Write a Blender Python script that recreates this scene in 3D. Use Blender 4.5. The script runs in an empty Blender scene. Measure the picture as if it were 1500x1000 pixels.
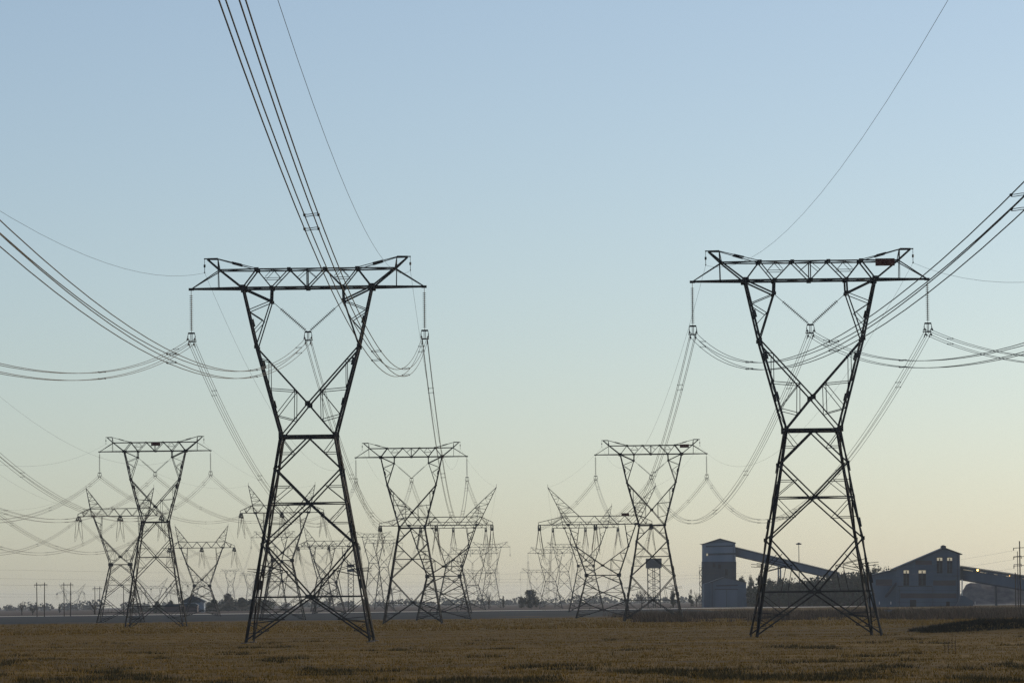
import bpy, math, random
import numpy as np
from mathutils import Vector, Matrix, noise
R = math.radians
sc = bpy.context.scene
C = sc.collection
random.seed(4)
rng = np.random.default_rng(4)

# ------------------------------------------------------------------ camera
CAM_H = 3.4
F = 6520.0                                   # focal length in pixels of a 1500 wide picture
PITCH = math.atan(381.0 / F)
ROLL = 0.0118
cam_d = bpy.data.cameras.new('camera')
cam_d.sensor_width = 36.0
cam_d.lens = F / 1500.0 * 36.0
cam_d.clip_start = 1.0
cam_d.clip_end = 40000.0
cam = bpy.data.objects.new('camera', cam_d)
C.objects.link(cam)
CM = Matrix.Rotation(math.pi / 2 + PITCH, 4, 'X') @ Matrix.Rotation(-ROLL, 4, 'Z')
cam.matrix_world = Matrix.Translation((0, 0, CAM_H)) @ CM
sc.camera = cam
CR = CM.to_3x3()


def at(px, py, Y):
    """the world point that the photograph shows at (px, py), Y metres away along the view"""
    d = CR @ Vector(((px - 750) / F, -(py - 500) / F, -1.0))
    return Vector((0, 0, CAM_H)) + d * (Y / d.y)


# ------------------------------------------------------------------ light
SUN_AZ, SUN_EL = R(57), R(17)
w = bpy.data.worlds.new('World')
sc.world = w
w.use_nodes = True
nt = w.node_tree
sky = nt.nodes.new('ShaderNodeTexSky')
sky.sky_type = 'NISHITA'
sky.sun_disc = False
sky.sun_elevation = SUN_EL
sky.sun_rotation = SUN_AZ
sky.altitude = 1600
sky.air_density = 0.95
sky.dust_density = 2.75
sky.ozone_density = 1.9
bg = nt.nodes['Background']
hs = nt.nodes.new('ShaderNodeHueSaturation')                # a slightly milkier sky than clean Nishita air
hs.inputs['Saturation'].default_value = 0.86
nt.links.new(sky.outputs[0], hs.inputs['Color'])
nt.links.new(hs.outputs[0], bg.inputs[0])
bg.inputs[1].default_value = 0.119
sd = bpy.data.lights.new('sun', 'SUN')
sd.energy = 3.0
sd.angle = R(0.5)
sd.color = (1.0, 0.86, 0.66)
so = bpy.data.objects.new('sun', sd)
C.objects.link(so)
sdir = Vector((math.sin(SUN_AZ) * math.cos(SUN_EL), math.cos(SUN_AZ) * math.cos(SUN_EL), math.sin(SUN_EL)))
so.rotation_euler = sdir.to_track_quat('Z', 'Y').to_euler()
so.location = (60, -20, 60)
sc.view_settings.view_transform = 'Standard'
sc.view_settings.look = 'None'
sc.view_settings.gamma = 1.0
sc.view_settings.exposure = 0.0
sc.render.engine = 'CYCLES'
sc.cycles.use_denoising = True
sc.cycles.denoising_prefilter = 'NONE'
sc.cycles.use_adaptive_sampling = False
sc.cycles.max_bounces = 4
sc.cycles.volume_bounces = 0


# ------------------------------------------------------------------ materials
def mat(name, col, rough=0.8, metal=0.0, col2=None, scale=1.0, detail=4.0, bump=0.0, stretch=(1, 1, 1), lo=0.35, hi=0.65, spec=0.3):
    m = bpy.data.materials.new(name)
    m.use_nodes = True
    n = m.node_tree.nodes
    l = m.node_tree.links
    b = n['Principled BSDF']
    b.inputs['Roughness'].default_value = rough
    b.inputs['Metallic'].default_value = metal
    b.inputs['Specular IOR Level'].default_value = spec
    b.inputs['Base Color'].default_value = (*col, 1)
    if col2 is not None:
        tc = n.new('ShaderNodeNewGeometry')
        mp = n.new('ShaderNodeMapping')
        mp.inputs['Scale'].default_value = stretch
        nz = n.new('ShaderNodeTexNoise')
        nz.inputs['Scale'].default_value = scale
        nz.inputs['Detail'].default_value = detail
        rp = n.new('ShaderNodeValToRGB')
        rp.color_ramp.elements[0].position = lo
        rp.color_ramp.elements[1].position = hi
        rp.color_ramp.elements[0].color = (*col, 1)
        rp.color_ramp.elements[1].color = (*col2, 1)
        l.new(tc.outputs['Position'], mp.inputs[0])
        l.new(mp.outputs[0], nz.inputs['Vector'])
        l.new(nz.outputs['Fac'], rp.inputs[0])
        l.new(rp.outputs[0], b.inputs['Base Color'])
        if bump:
            bp = n.new('ShaderNodeBump')
            bp.inputs['Strength'].default_value = bump
            bp.inputs['Distance'].default_value = 0.1
            l.new(nz.outputs['Fac'], bp.inputs['Height'])
            l.new(bp.outputs[0], b.inputs['Normal'])
    return m


STEEL = mat('weathered_steel', (.022, .023, .024), .65, .2, (.045, .043, .040), 1.6)
WIRE = mat('aluminium_wire', (.05, .045, .036), .6, .3, (.085, .07, .05), .5)
GLASS = mat('insulator_glass', (.045, .05, .04), .3, 0, (.09, .08, .05), 3.0, spec=.5)
HARD = mat('galvanised_hardware', (.04, .04, .04), .6, .3)
PLATE = mat('dark_red_plate', (.075, .018, .014), .7, 0, (.11, .03, .025), 2.0)
CONC = mat('concrete', (.10, .09, .075), .9, 0, (.14, .13, .11), 3)
WOOD = mat('creosote_wood', (.035, .028, .022), .9, 0, (.06, .045, .035), 2.0)


def ground_mat(name, cols, sc1, st1, sc2):
    m = bpy.data.materials.new(name)
    m.use_nodes = True
    n = m.node_tree.nodes
    l = m.node_tree.links
    b = n['Principled BSDF']
    b.inputs['Roughness'].default_value = 0.95
    b.inputs['Specular IOR Level'].default_value = 0.1
    g = n.new('ShaderNodeNewGeometry')
    mp = n.new('ShaderNodeMapping')
    mp.inputs['Scale'].default_value = st1
    n1 = n.new('ShaderNodeTexNoise')
    n1.inputs['Scale'].default_value = sc1
    n1.inputs['Detail'].default_value = 6
    n1.inputs['Roughness'].default_value = 0.62
    r1 = n.new('ShaderNodeValToRGB')
    e = r1.color_ramp.elements
    e[0].position, e[1].position = 0.33, 0.68
    e[0].color, e[1].color = (*cols[0], 1), (*cols[2], 1)
    k = e.new(0.5)
    k.color = (*cols[1], 1)
    n2 = n.new('ShaderNodeTexNoise')
    n2.inputs['Scale'].default_value = sc2
    n2.inputs['Detail'].default_value = 5
    mx = n.new('ShaderNodeMixRGB')
    mx.blend_type = 'MULTIPLY'
    mx.inputs[0].default_value = 1.0
    r2 = n.new('ShaderNodeValToRGB')
    r2.color_ramp.elements[0].position = 0.3
    r2.color_ramp.elements[1].position = 0.7
    r2.color_ramp.elements[0].color = (.6, .6, .6, 1)
    r2.color_ramp.elements[1].color = (1.25, 1.25, 1.25, 1)
    bp = n.new('ShaderNodeBump')
    bp.inputs['Strength'].default_value = 0.6
    bp.inputs['Distance'].default_value = 0.15
    l.new(g.outputs['Position'], mp.inputs[0])
    l.new(mp.outputs[0], n1.inputs['Vector'])
    l.new(g.outputs['Position'], n2.inputs['Vector'])
    l.new(n1.outputs['Fac'], r1.inputs[0])
    l.new(n2.outputs['Fac'], r2.inputs[0])
    l.new(r1.outputs[0], mx.inputs[1])
    l.new(r2.outputs[0], mx.inputs[2])
    l.new(mx.outputs[0], b.inputs['Base Color'])
    l.new(n2.outputs['Fac'], bp.inputs['Height'])
    l.new(bp.outputs[0], b.inputs['Normal'])
    return m


GROUND = ground_mat('dry_pasture', ((.074, .044, .010), (.132, .079, .017), (.195, .116, .024)), .075, (.16, .9, 1), .9)
FIELD = ground_mat('ploughed_soil', ((.012, .015, .018), (.018, .021, .024), (.030, .031, .032)), .02, (.2, 1, 1), .4)
VELD = ground_mat('far_veld', ((.045, .030, .022), (.068, .045, .032), (.095, .064, .042)), .01, (.2, 1, 1), .2)
ROAD = mat('pale_gravel', (.52, .49, .43), .8, 0, (.62, .58, .5), .3)
YARD = mat('yard_gravel', (.20, .20, .20), .8, 0, (.32, .31, .29), .05)


# ------------------------------------------------------------------ mesh helpers
class MB:
    def __init__(self):
        self.v, self.f = [], []

    def add(self, vs, fs):
        o = len(self.v)
        self.v += [tuple(p) for p in vs]
        self.f += [tuple(i + o for i in q) for q in fs]

    def prism(self, p, q, sec, up=None):
        p, q = Vector(p), Vector(q)
        d = q - p
        if d.length < 1e-5:
            return
        d.normalize()
        u = Vector(up) if up else (Vector((0, 0, 1)) if abs(d.z) < .9 else Vector((0, 1, 0)))
        a = d.cross(u).normalized()
        b = a.cross(d).normalized()
        n = len(sec)
        vs = [c + a * x + b * y for c in (p, q) for x, y in sec]
        fs = [(i, (i + 1) % n, n + (i + 1) % n, n + i) for i in range(n)]
        fs += [tuple(range(n))[::-1], tuple(range(n, 2 * n))]
        self.add(vs, fs)

    def angle(self, p, q, w=.08, up=None):                 # an L-section steel angle
        t = max(.012, w * .12)
        h = w / 2
        self.prism(p, q, [(-h, -h), (h, -h), (h, -h + t), (-h + t, -h + t), (-h + t, h), (-h, h)], up)

    def bar(self, p, q, wx=.05, wy=None, up=None):
        wy = wx if wy is None else wy
        self.prism(p, q, [(-wx / 2, -wy / 2), (wx / 2, -wy / 2), (wx / 2, wy / 2), (-wx / 2, wy / 2)], up)

    def rod(self, p, q, r=.03, n=6, r2=None):
        r2 = r if r2 is None else r2
        p, q = Vector(p), Vector(q)
        d = (q - p).normalized()
        u = Vector((0, 0, 1)) if abs(d.z) < .9 else Vector((0, 1, 0))
        a = d.cross(u).normalized()
        b = a.cross(d)
        vs = [c + (a * math.cos(k * math.tau / n) + b * math.sin(k * math.tau / n)) * rr for c, rr in ((p, r), (q, r2)) for k in range(n)]
        fs = [(i, (i + 1) % n, n + (i + 1) % n, n + i) for i in range(n)] + [tuple(range(n))[::-1], tuple(range(n, 2 * n))]
        self.add(vs, fs)

    def box(self, x0, x1, y0, y1, z0, z1):
        vs = [(x, y, z) for x in (x0, x1) for y in (y0, y1) for z in (z0, z1)]
        self.add(vs, [(0, 1, 3, 2), (4, 6, 7, 5), (0, 4, 5, 1), (2, 3, 7, 6), (0, 2, 6, 4), (1, 5, 7, 3)])

    def lathe(self, p, q, prof, n=8):                      # prof: list of (t along p->q in metres, radius)
        p, q = Vector(p), Vector(q)
        d = (q - p).normalized()
        u = Vector((0, 0, 1)) if abs(d.z) < .9 else Vector((0, 1, 0))
        a = d.cross(u).normalized()
        b = a.cross(d)
        vs = [p + d * t + (a * math.cos(k * math.tau / n) + b * math.sin(k * math.tau / n)) * r for t, r in prof for k in range(n)]
        fs = []
        for j in range(len(prof) - 1):
            for i in range(n):
                fs.append((j * n + i, j * n + (i + 1) % n, (j + 1) * n + (i + 1) % n, (j + 1) * n + i))
        self.add(vs, fs)

    def tube(self, pts, r, n=6):                           # a wire through many points
        pts = [Vector(p) for p in pts]
        vs = []
        for i, p in enumerate(pts):
            d = (pts[min(i + 1, len(pts) - 1)] - pts[max(i - 1, 0)]).normalized()
            u = Vector((0, 0, 1)) if abs(d.z) < .95 else Vector((0, 1, 0))
            a = d.cross(u).normalized()
            b = a.cross(d)
            vs += [p + (a * math.cos(k * math.tau / n) + b * math.sin(k * math.tau / n)) * r for k in range(n)]
        fs = [(j * n + i, j * n + (i + 1) % n, (j + 1) * n + (i + 1) % n, (j + 1) * n + i) for j in range(len(pts) - 1) for i in range(n)]
        self.add(vs, fs)

    def extrude(self, prof, y0, y1):                       # prof in (x, z), counter-clockwise
        n = len(prof)
        vs = [(x, y, z) for y in (y0, y1) for x, z in prof]
        fs = [tuple(range(n)), tuple(range(n, 2 * n))[::-1]] + [((i + 1) % n, i, n + i, n + (i + 1) % n) for i in range(n)]
        self.add(vs, fs)

    def mesh(self, name, m):
        me = bpy.data.meshes.new(name)
        me.from_pydata(self.v, [], self.f)
        me.materials.append(m)
        me.update()
        return me

    def build(self, name, m, parent=None, **k):
        return obj(name, self.mesh(name, m), parent, **k)


def obj(name, me, parent=None, loc=None, **k):
    o = bpy.data.objects.new(name, me)
    C.objects.link(o)
    if parent is not None:
        o.parent = parent
    if loc is not None:
        o.location = loc
    for a, b in k.items():
        o[a] = b
    return o


def thing(name, label, cat, loc=(0, 0, 0), group=None):
    o = bpy.data.objects.new(name, None)
    o.empty_display_size = .1
    C.objects.link(o)
    o.location = loc
    o['label'] = label
    o['category'] = cat
    if group:
        o['group'] = group
    return o


def tag(o, label, cat, group=None):
    o['label'] = label
    o['category'] = cat
    if group:
        o['group'] = group
    return o


# ------------------------------------------------------------------ the ground
def sstep(a, b, x):
    t = min(1, max(0, (x - a) / (b - a)))
    return t * t * (3 - 2 * t)


def gz(x, y):
    """height of the ground"""
    h = -0.55 * sstep(480, 820, y) * (1 - sstep(1150, 1500, y))
    # a low bank at the right, with a drop on its near side
    u = sstep(36, 46, x - (y - 440) * .03) * (1 - sstep(95, 130, x))
    h += 0.95 * u * sstep(418, 430, y - 8 * math.sin(x * .09)) * (1 - sstep(445, 520, y))
    if y < 1200:
        h += .10 * noise.noise(Vector((x * .035, y * .05, 0))) + .07 * noise.noise(Vector((x * .15, y * .22, 5)))
    return h


def grid(name, xs, ys, m, lift=0.0, **k):
    vs = [(x, y, gz(x, y) + lift) for y in ys for x in xs]
    nx = len(xs)
    fs = [(j * nx + i, j * nx + i + 1, (j + 1) * nx + i + 1, (j + 1) * nx + i) for j in range(len(ys) - 1) for i in range(nx - 1)]
    me = bpy.data.meshes.new(name)
    me.from_pydata(vs, [], fs)
    me.materials.append(m)
    me.polygons.foreach_set('use_smooth', [True] * len(fs))
    me.update()
    return obj(name, me, **k)


ax = [0.0]
while ax[-1] < 6000:
    ax.append(ax[-1] + (1.5 if ax[-1] < 90 else max(1.5, ax[-1] * .06)))
GX = sorted(set([-a for a in ax] + ax))
GY = [-300.0]
while GY[-1] < 11500:
    y = GY[-1]
    GY.append(y + (15 if y < 130 else 1.6 if y < 560 else 6 if y < 1200 else max(6, y * .02)))
grid('ground', GX, GY, GROUND, kind='structure')
FY = [a for a in np.arange(1040, 1601, 20)]
FX = [a for a in np.arange(-700, 61, 20)]


def strip(name, x0, x1, yl, yr, yl2, yr2, m, lift, nx=60, ny=14):
    vs, fs = [], []
    for j in range(ny + 1):
        for i in range(nx + 1):
            x = x0 + (x1 - x0) * i / nx
            ya = yl + (yr - yl) * i / nx
            yb = yl2 + (yr2 - yl2) * i / nx
            y = ya + (yb - ya) * j / ny
            if j == 0:
                y += 18 * noise.noise(Vector((x * .02, 3, 1)))
            vs.append((x, y, gz(x, y) + lift))
    for j in range(ny):
        for i in range(nx):
            a = j * (nx + 1) + i
            fs.append((a, a + 1, a + nx + 2, a + nx + 1))
    me = bpy.data.meshes.new(name)
    me.from_pydata(vs, [], fs)
    me.materials.append(m)
    return obj(name, me, kind='structure')


strip('ploughed_field', -900, 62, 1010, 1085, 1690, 1690, FIELD, .05)
strip('gravel_road', -1500, 135, 1692, 1700, 1800, 1790, ROAD, .06, ny=4)
strip('far_field', -3000, 3000, 1830, 1830, 11000, 11000, VELD, .10, nx=80, ny=60)
strip('coal_yard', 150, 900, 1640, 1640, 1820, 1820, YARD, .16, ny=4)

# ------------------------------------------------------------------ lattice towers
MESH = {}


def part(key, name, fn, m):
    if key not in MESH:
        b = MB()
        fn(b)
        MESH[key] = b.mesh(name, m)
    return MESH[key]


def lerp(a, b, t):
    return a + (b - a) * t


def body_parts(Hw, ww, bw, levels, tk=1.0):
    """square tapering body from the ground to the waist. levels: fractions 0..1 from waist (1) to base (0)"""
    def hw(h):
        return lerp(bw, ww, h / Hw)

    def leg(b, sx, sy):
        b.angle((sx * bw, sy * bw, -.3), (sx * hw(Hw), sy * hw(Hw), Hw), .2 * tk, up=(sx, sy, 0))
        for fr in (.28, .55, .82):                          # splice plates
            h = Hw * fr
            b.bar((sx * hw(h - .4), sy * hw(h - .4), h - .4), (sx * hw(h + .4), sy * hw(h + .4), h + .4), .225 * tk)

    def foot(b, sx, sy):
        b.lathe((sx * bw, sy * bw, -.6), (sx * bw, sy * bw, 1), [(0, .4), (.62, .4), (.66, .35), (.66, .0)], 10)

    def faces(b):
        def P(side, u, h, du=0):
            c = hw(h)
            return [(u * c, -c, h), (c, u * c, h), (-u * c, c, h), (-c, -u * c, h)][side]
        hA, hX, hB, hC = [Hw * f for f in levels]
        w1, w2, w3 = .13 * tk, .10 * tk, .06 * tk
        for s in range(4):
            for g in (-1, 1):
                b.angle(P(s, 0, Hw - .12), P(s, g, hA), w1)
                b.angle(P(s, 0, hX), P(s, g, hA), w1)
                b.angle(P(s, 0, hX), P(s, g, hB), w1)
                b.angle(P(s, 0, hC), P(s, g, hB), w1)
                b.angle(P(s, 0, hC), P(s, g, .25), w1)
                # redundants
                h1 = lerp(hA, Hw, .5)
                b.angle(P(s, g, h1), P(s, g * .5, h1), w3)
                b.angle(P(s, g * .52, h1), P(s, g, Hw - .1), w3)
                h2 = lerp(hX, hA, .5)
                b.angle(P(s, g, h2), P(s, g * .5, h2), w3)
                b.angle(P(s, g * .5, h2), P(s, g, hX), w3)
                h3 = lerp(hB, hX, .52)
                b.angle(P(s, g, h3), P(s, g * .48, h3), w3)
                b.angle(P(s, g * .48, h3), P(s, g, hX), w3)
                h4 = lerp(hC, hB, .5)
                b.angle(P(s, g * .5, h4), P(s, g, lerp(hC, hB, .62)), w3)
                b.angle(P(s, g * .5, h4), P(s, g, lerp(hC, hB, .38)), w3)
                b.angle(P(s, g * .5, h4), P(s, g * .55, hC), w3)
                b.angle(P(s, g * .72, lerp(hC, hB, .72)), P(s, g, lerp(hC, hB, .38)), w3)
                h5 = hC * .5
                b.angle(P(s, g * .5, h5), P(s, g, hC * .95), w3)
                b.angle(P(s, g * .5, h5), P(s, g, hC * .55), w3)
                b.angle(P(s, g * .5, h5), P(s, g, hC * .42), w3)
                b.angle(P(s, g * .75, h5 * .5), P(s, g, hC * .42), w3)
                b.angle(P(s, g * .75, h5 * .5), P(s, g, hC * .2), w3)
            b.angle(P(s, -1, hX), P(s, 1, hX), w2)
            b.angle(P(s, -1, hC), P(s, 1, hC), w1)
            # gusset plates at the crossings
            for h, g in ((hX, .2), (hC, .24)):
                p = Vector(P(s, 0, h))
                a = Vector((1, 0, 0)) if s % 2 == 0 else Vector((0, 1, 0))
                b.bar(p - a * g, p + a * g, .05, g * 1.5) if s % 2 == 0 else b.bar(p - a * g, p + a * g, .05, g * 1.5)
            for g in (-1, 1):
                for h in (hA, hB):
                    p = Vector(P(s, g, h))
                    a = Vector((1, 0, 0)) if s % 2 == 0 else Vector((0, 1, 0))
                    b.bar(p - a * .16, p + a * .16, .04, .34)
        for h in (hX, hC):                                  # plan bracing
            c = hw(h)
            b.angle((-c, -c, h), (c, c, h), w3)
            b.angle((-c, c, h), (c, -c, h), w3)

    def guard(b, sx, sy):                                   # anti-climbing guard round a leg
        h = Hw * .345
        c = hw(h) + .9
        y = sy * (c - .9 + .12)
        for d in (0, .22):
            b.bar((sx * c, y, h + d), (sx * (c - 1.6), y, h + d - .12), .05)
        b.bar((sx * (c - .9), y - sy * .06, h - .15), (sx * (c - .9), y - sy * .06, h + .25), .06)
    out = []
    for sx in (-1, 1):
        for sy in (-1, 1):
            out.append(('leg', lambda b, sx=sx, sy=sy: leg(b, sx, sy), STEEL))
            out.append(('footing', lambda b, sx=sx, sy=sy: foot(b, sx, sy), CONC))
            out.append(('climbing_guard', lambda b, sx=sx, sy=sy: guard(b, sx, sy), STEEL))
    out.append(('body_bracing', faces, STEEL))
    return out


def insulator(b, p, q, n=19, r=.15, lead=.3, tail=.25):
    p, q = Vector(p), Vector(q)
    L = (q - p).length
    b.rod(p, q, .028, 5)
    pitch = (L - lead - tail) / n
    prof = []
    for k in range(n):
        t = lead + k * pitch
        prof += [(t, .035), (t + pitch * .42, .045), (t + pitch * .52, r), (t + pitch * .66, r * .97), (t + pitch * .68, .04)]
    b.lathe(p, q, prof, 8)


def yoke(b, x, z):                                          # hangs the four wires of a bundle: x, z = underside of the string
    b.prism((x - .30, 0, z), (x + .30, 0, z), [(-.03, -.1), (.03, -.1), (.03, .05), (-.03, .05)])
    b.bar((x - .06, 0, z), (x - .06, 0, z - .8), .05)
    b.bar((x + .06, 0, z), (x + .06, 0, z - .8), .05)
    b.bar((x - .30, 0, z - .78), (x + .30, 0, z - .78), .07, .12)
    b.bar((x - .28, 0, z), (x - .36, 0, z - .42), .05)
    b.bar((x + .28, 0, z), (x + .36, 0, z - .42), .05)
    for sx in (-1, 1):
        for dz in (.5, .96):
            xx = x + sx * (.32 if dz < .6 else .23)
            b.bar((xx, 0, z - dz + .2), (xx, 0, z - dz - .02), .05)
            b.prism((xx, -.38, z - dz - .05), (xx, .38, z - dz - .05), [(-.05, -.06), (.05, -.06), (.05, .06), (-.05, .06)])


def damper(b, x, y, z):                                     # a stockbridge damper under a wire
    b.bar((x, y, z + .02), (x, y, z - .16), .04)
    b.bar((x, y - .22, z - .17), (x, y + .22, z - .17), .08)


BUND = .46                                                  # spacing of the bundle


def s_tower(Hw):
    """suspension tower, crossarm 21 m, waist at Hw; its bottom chord is 13.4 m above the waist"""
    Hc = Hw + 13.4
    parts = body_parts(Hw, 2.42, 5.55, (.838, .674, .473, .22))

    def dep(z):                                             # half depth above the waist, z relative to the chord
        return lerp(1.3, 2.42, min(1, max(0, -z / 13.4)))

    def both(b, p, q, w, k=1.0):
        for s in (-1, 1):
            b.angle((p[0], s * dep(p[1]) * k, Hc + p[1]), (q[0], s * dep(q[1]) * k, Hc + q[1]), w)

    def waist(b):
        for s in (-1, 1):
            b.angle((-2.42, s * 2.42, Hw), (2.42, s * 2.42, Hw), .2)
            b.bar((-2.42, s * 2.42, Hw - .02), (2.42, s * 2.42, Hw - .02), .04, .24)
            b.angle((s * 2.42, -2.42, Hw), (s * 2.42, 2.42, Hw), .14)
            for g in (-1, 1):
                b.bar((g * 2.42 - .2, s * 2.44, Hw + .05), (g * 2.42 + .2, s * 2.44, Hw + .05), .05, .55)
        b.angle((-2.42, -2.42, Hw), (2.42, 2.42, Hw), .07)
        b.angle((-2.42, 2.42, Hw), (2.42, -2.42, Hw), .07)
    parts.append(('waist_frame', waist, STEEL))

    def fork(b, s):
        W, K, J, J2, Q, C0 = (2.42 * s, -13.4), (4.6 * s, -5.35), (5.8 * s, 0), (3.2 * s, 0), (3.25 * s, -1.2), (0, -10.5)
        both(b, W, K, .2)
        both(b, K, J, .19)
        for t in (.2, .47, .75):                           # splices
            both(b, (lerp(W[0], J[0], t) , lerp(W[1], J[1], t)), (lerp(W[0], J[0], t + .05), lerp(W[1], J[1], t + .05)), .27)
        both(b, K, C0, .14)
        both(b, C0, W, .12)
        both(b, J2, Q, .16)
        both(b, Q, K, .11)
        both(b, J, Q, .15)
        w = .065
        L1, L2 = (3.45 * s, -9.1), (2.88 * s, -11.5)
        V1, V2, D1 = (3.45 * s, -6.65), (1.15 * s, -9.3), (1.2 * s, -11.95)
        both(b, V1, (4.2 * s, -6.4), w)
        both(b, V1, L1, w)
        both(b, L1, V2, w)
        both(b, V2, L2, w)
        both(b, V2, D1, w)
        both(b, L2, D1, w)
        a1, i1, a2 = (5.35 * s, -2.05), (3.98 * s, -2.95), (4.88 * s, -3.95)
        both(b, Q, a1, .075)
        both(b, a1, i1, .075)
        both(b, i1, a2, .06)
        for p in (K, L1, L2, V2, a1, a2, Q, i1):             # front to back
            b.angle((p[0], -dep(p[1]), Hc + p[1]), (p[0], dep(p[1]), Hc + p[1]), .06)
        for p, q in ((W, L2), (L2, L1), (L1, K), (K, a2), (a2, a1), (a1, J)):
            b.angle((p[0], -dep(p[1]), Hc + p[1]), (q[0], dep(q[1]), Hc + q[1]), .06)
        for p, g in ((K, .17), (C0, .24), (J, .28), (J2, .18), (Q, .15)):
            for sy in (-1, 1):
                b.bar((p[0] - g, sy * (dep(p[1]) + .02), Hc + p[1]), (p[0] + g, sy * (dep(p[1]) + .02), Hc + p[1]), .05, g * 1.9)
    parts.append(('fork_arm', lambda b: fork(b, -1), STEEL))
    parts.append(('fork_arm', lambda b: fork(b, 1), STEEL))

    def arm(b):
        D = 1.3
        for sy in (-1, 1):
            b.angle((-5.8, sy * D, Hc), (5.8, sy * D, Hc), .17)
            for s in (-1, 1):
                b.angle((s * 5.8, sy * D, Hc), (s * 10.5, sy * .06, Hc), .17)
                b.angle((s * 10.5, sy * .06, Hc), (s * 7.87, sy * .9, Hc + 1.66), .09)
                b.angle((s * 7.87, sy * .9, Hc + 1.66), (s * 4.53, sy * D, Hc + 1.66), .12)
                b.angle((s * 7.87, sy * .9, Hc + 1.66), (s * 5.8, sy * D, Hc), .15)
                b.angle((s * 5.8, sy * D, Hc), (s * 4.53, sy * D, Hc + 1.66), .13)
                b.angle((s * 4.53, sy * D, Hc + 1.66), (s * 3.2, sy * D, Hc), .10)
                b.angle((s * 3.2, sy * D, Hc), (s * 1.61, sy * D, Hc + 1.66), .10)
                b.angle((s * 1.61, sy * D, Hc + 1.66), (0, sy * D, Hc), .10)
                b.angle((s * 3.85, sy * D, Hc + .86), (s * 2.4, sy * D, Hc + .86), .05)
                b.angle((s * 3.75, sy * D, Hc + .95), (s * 3.07, sy * D, Hc + 1.66), .05)
                b.angle((s * 2.45, sy * D, Hc + .95), (s * 3.07, sy * D, Hc + 1.66), .05)
                b.angle((s * .85, sy * D, Hc + .88), (0, sy * D, Hc + 1.6), .05)
                b.angle((s * 9.3, sy * .4, Hc), (s * 7.95, sy * .62, Hc + .02), .1)
                for x, z, g in ((5.8, 0, .3), (4.53, 1.66, .2), (1.61, 1.66, .17), (3.2, 0, .18)):
                    b.bar((s * x - g, sy * (D + .02), Hc + z), (s * x + g, sy * (D + .02), Hc + z), .05, g * 1.5)
            b.angle((-4.53, sy * D, Hc + 1.66), (4.53, sy * D, Hc + 1.66), .13)
            b.angle((0, sy * D, Hc), (0, sy * D, Hc + 1.66), .10)
            b.bar((-.2, sy * (D + .02), Hc - .02), (.2, sy * (D + .02), Hc - .02), .05, .3)
        xs = [-5.8, -3.2, 0, 3.2, 5.8]
        for i, x in enumerate(xs):
            b.angle((x, -D, Hc), (x, D, Hc), .08)
            if i < 4:
                g = 1 if i % 2 else -1
                b.angle((x, -D * g, Hc), (xs[i + 1], D * g, Hc), .06)
        xt = [-7.87, -4.53, -1.61, 1.61, 4.53, 7.87]
        for i, x in enumerate(xt):
            d = .9 if abs(x) > 7 else D
            b.angle((x, -d, Hc + 1.66), (x, d, Hc + 1.66), .07)
            if i < 5:
                g = 1 if i % 2 else -1
                b.angle((x, -d * g, Hc + 1.66), (xt[i + 1], (.9 if abs(xt[i + 1]) > 7 else D) * g, Hc + 1.66), .055)
        for s in (-1, 1):
            b.angle((s * 5.8, -D, Hc), (s * 7.9, .72, Hc), .06)
            b.angle((s * 7.9, -.72, Hc), (s * 7.9, .72, Hc), .06)
            b.angle((s * 7.9, .72, Hc), (s * 9.3, -.35, Hc), .06)
            b.bar((s * 10.25, 0, Hc - .02), (s * 10.72, 0, Hc - .02), .22, .22)
    parts.append(('crossarm', arm, STEEL))

    def peak(b, s):
        for sy in (-1, 1):
            b.angle((s * 9.03, sy * .15, Hc + 2.7), (s * 8.07, sy * .35, Hc + 2.7), .15)
            b.angle((s * 9.0, sy * .15, Hc + 2.66), (s * 7.87, sy * .88, Hc + 1.66), .14)
            b.angle((s * 8.05, sy * .35, Hc + 2.66), (s * 7.9, sy * .88, Hc + 1.7), .06)
            b.angle((s * 8.05, sy * .35, Hc + 2.66), (s * 8.0, sy * .72, Hc + .05), .06)
            b.angle((s * 8.1, sy * .35, Hc + 2.7), (s * 4.53, sy * 1.28, Hc + 1.72), .07)
            b.angle((s * 6.8, sy * .68, Hc + 2.34), (s * 5.9, sy * .92, Hc + 2.10), .15)
        b.angle((s * 8.07, -.35, Hc + 2.7), (s * 8.07, .35, Hc + 2.7), .08)
        b.bar((s * 8.9, 0, Hc + 2.72), (s * 9.32, 0, Hc + 2.72), .1)
    parts.append(('earth_wire_peak', lambda b: peak(b, -1), STEEL))
    parts.append(('earth_wire_peak', lambda b: peak(b, 1), STEEL))

    def hanger(b, s):
        b.bar((s * 9.27, 0, Hc + 2.7), (s * 9.27, 0, Hc + 2.15), .04)
        b.rod((s * 9.27, 0, Hc + 2.2), (s * 9.27, 0, Hc + 1.95), .09, 6)
        b.bar((s * 9.27, 0, Hc + 1.95), (s * 9.27, 0, Hc + 1.5), .05)
        b.bar((s * 9.27, -.3, Hc + 1.48), (s * 9.27, .3, Hc + 1.48), .08)
    parts.append(('earth_wire_clamp', lambda b: hanger(b, -1), HARD))
    parts.append(('earth_wire_clamp', lambda b: hanger(b, 1), HARD))
    for s in (-1, 1):
        parts.append(('insulator_string', lambda b, s=s: insulator(b, (s * 10.5, 0, Hc - .05), (s * 10.5, 0, Hc - 3.95), 18, .17, .45, .2), GLASS))
        parts.append(('insulator_string', lambda b, s=s: insulator(b, (s * 3.2, 0, Hc - 1.2), (s * .08, 0, Hc - 3.95), 17, .17, 1.0, .2), GLASS))
        parts.append(('yoke', lambda b, s=s: yoke(b, s * 10.5, Hc - 3.95), HARD))
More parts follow.
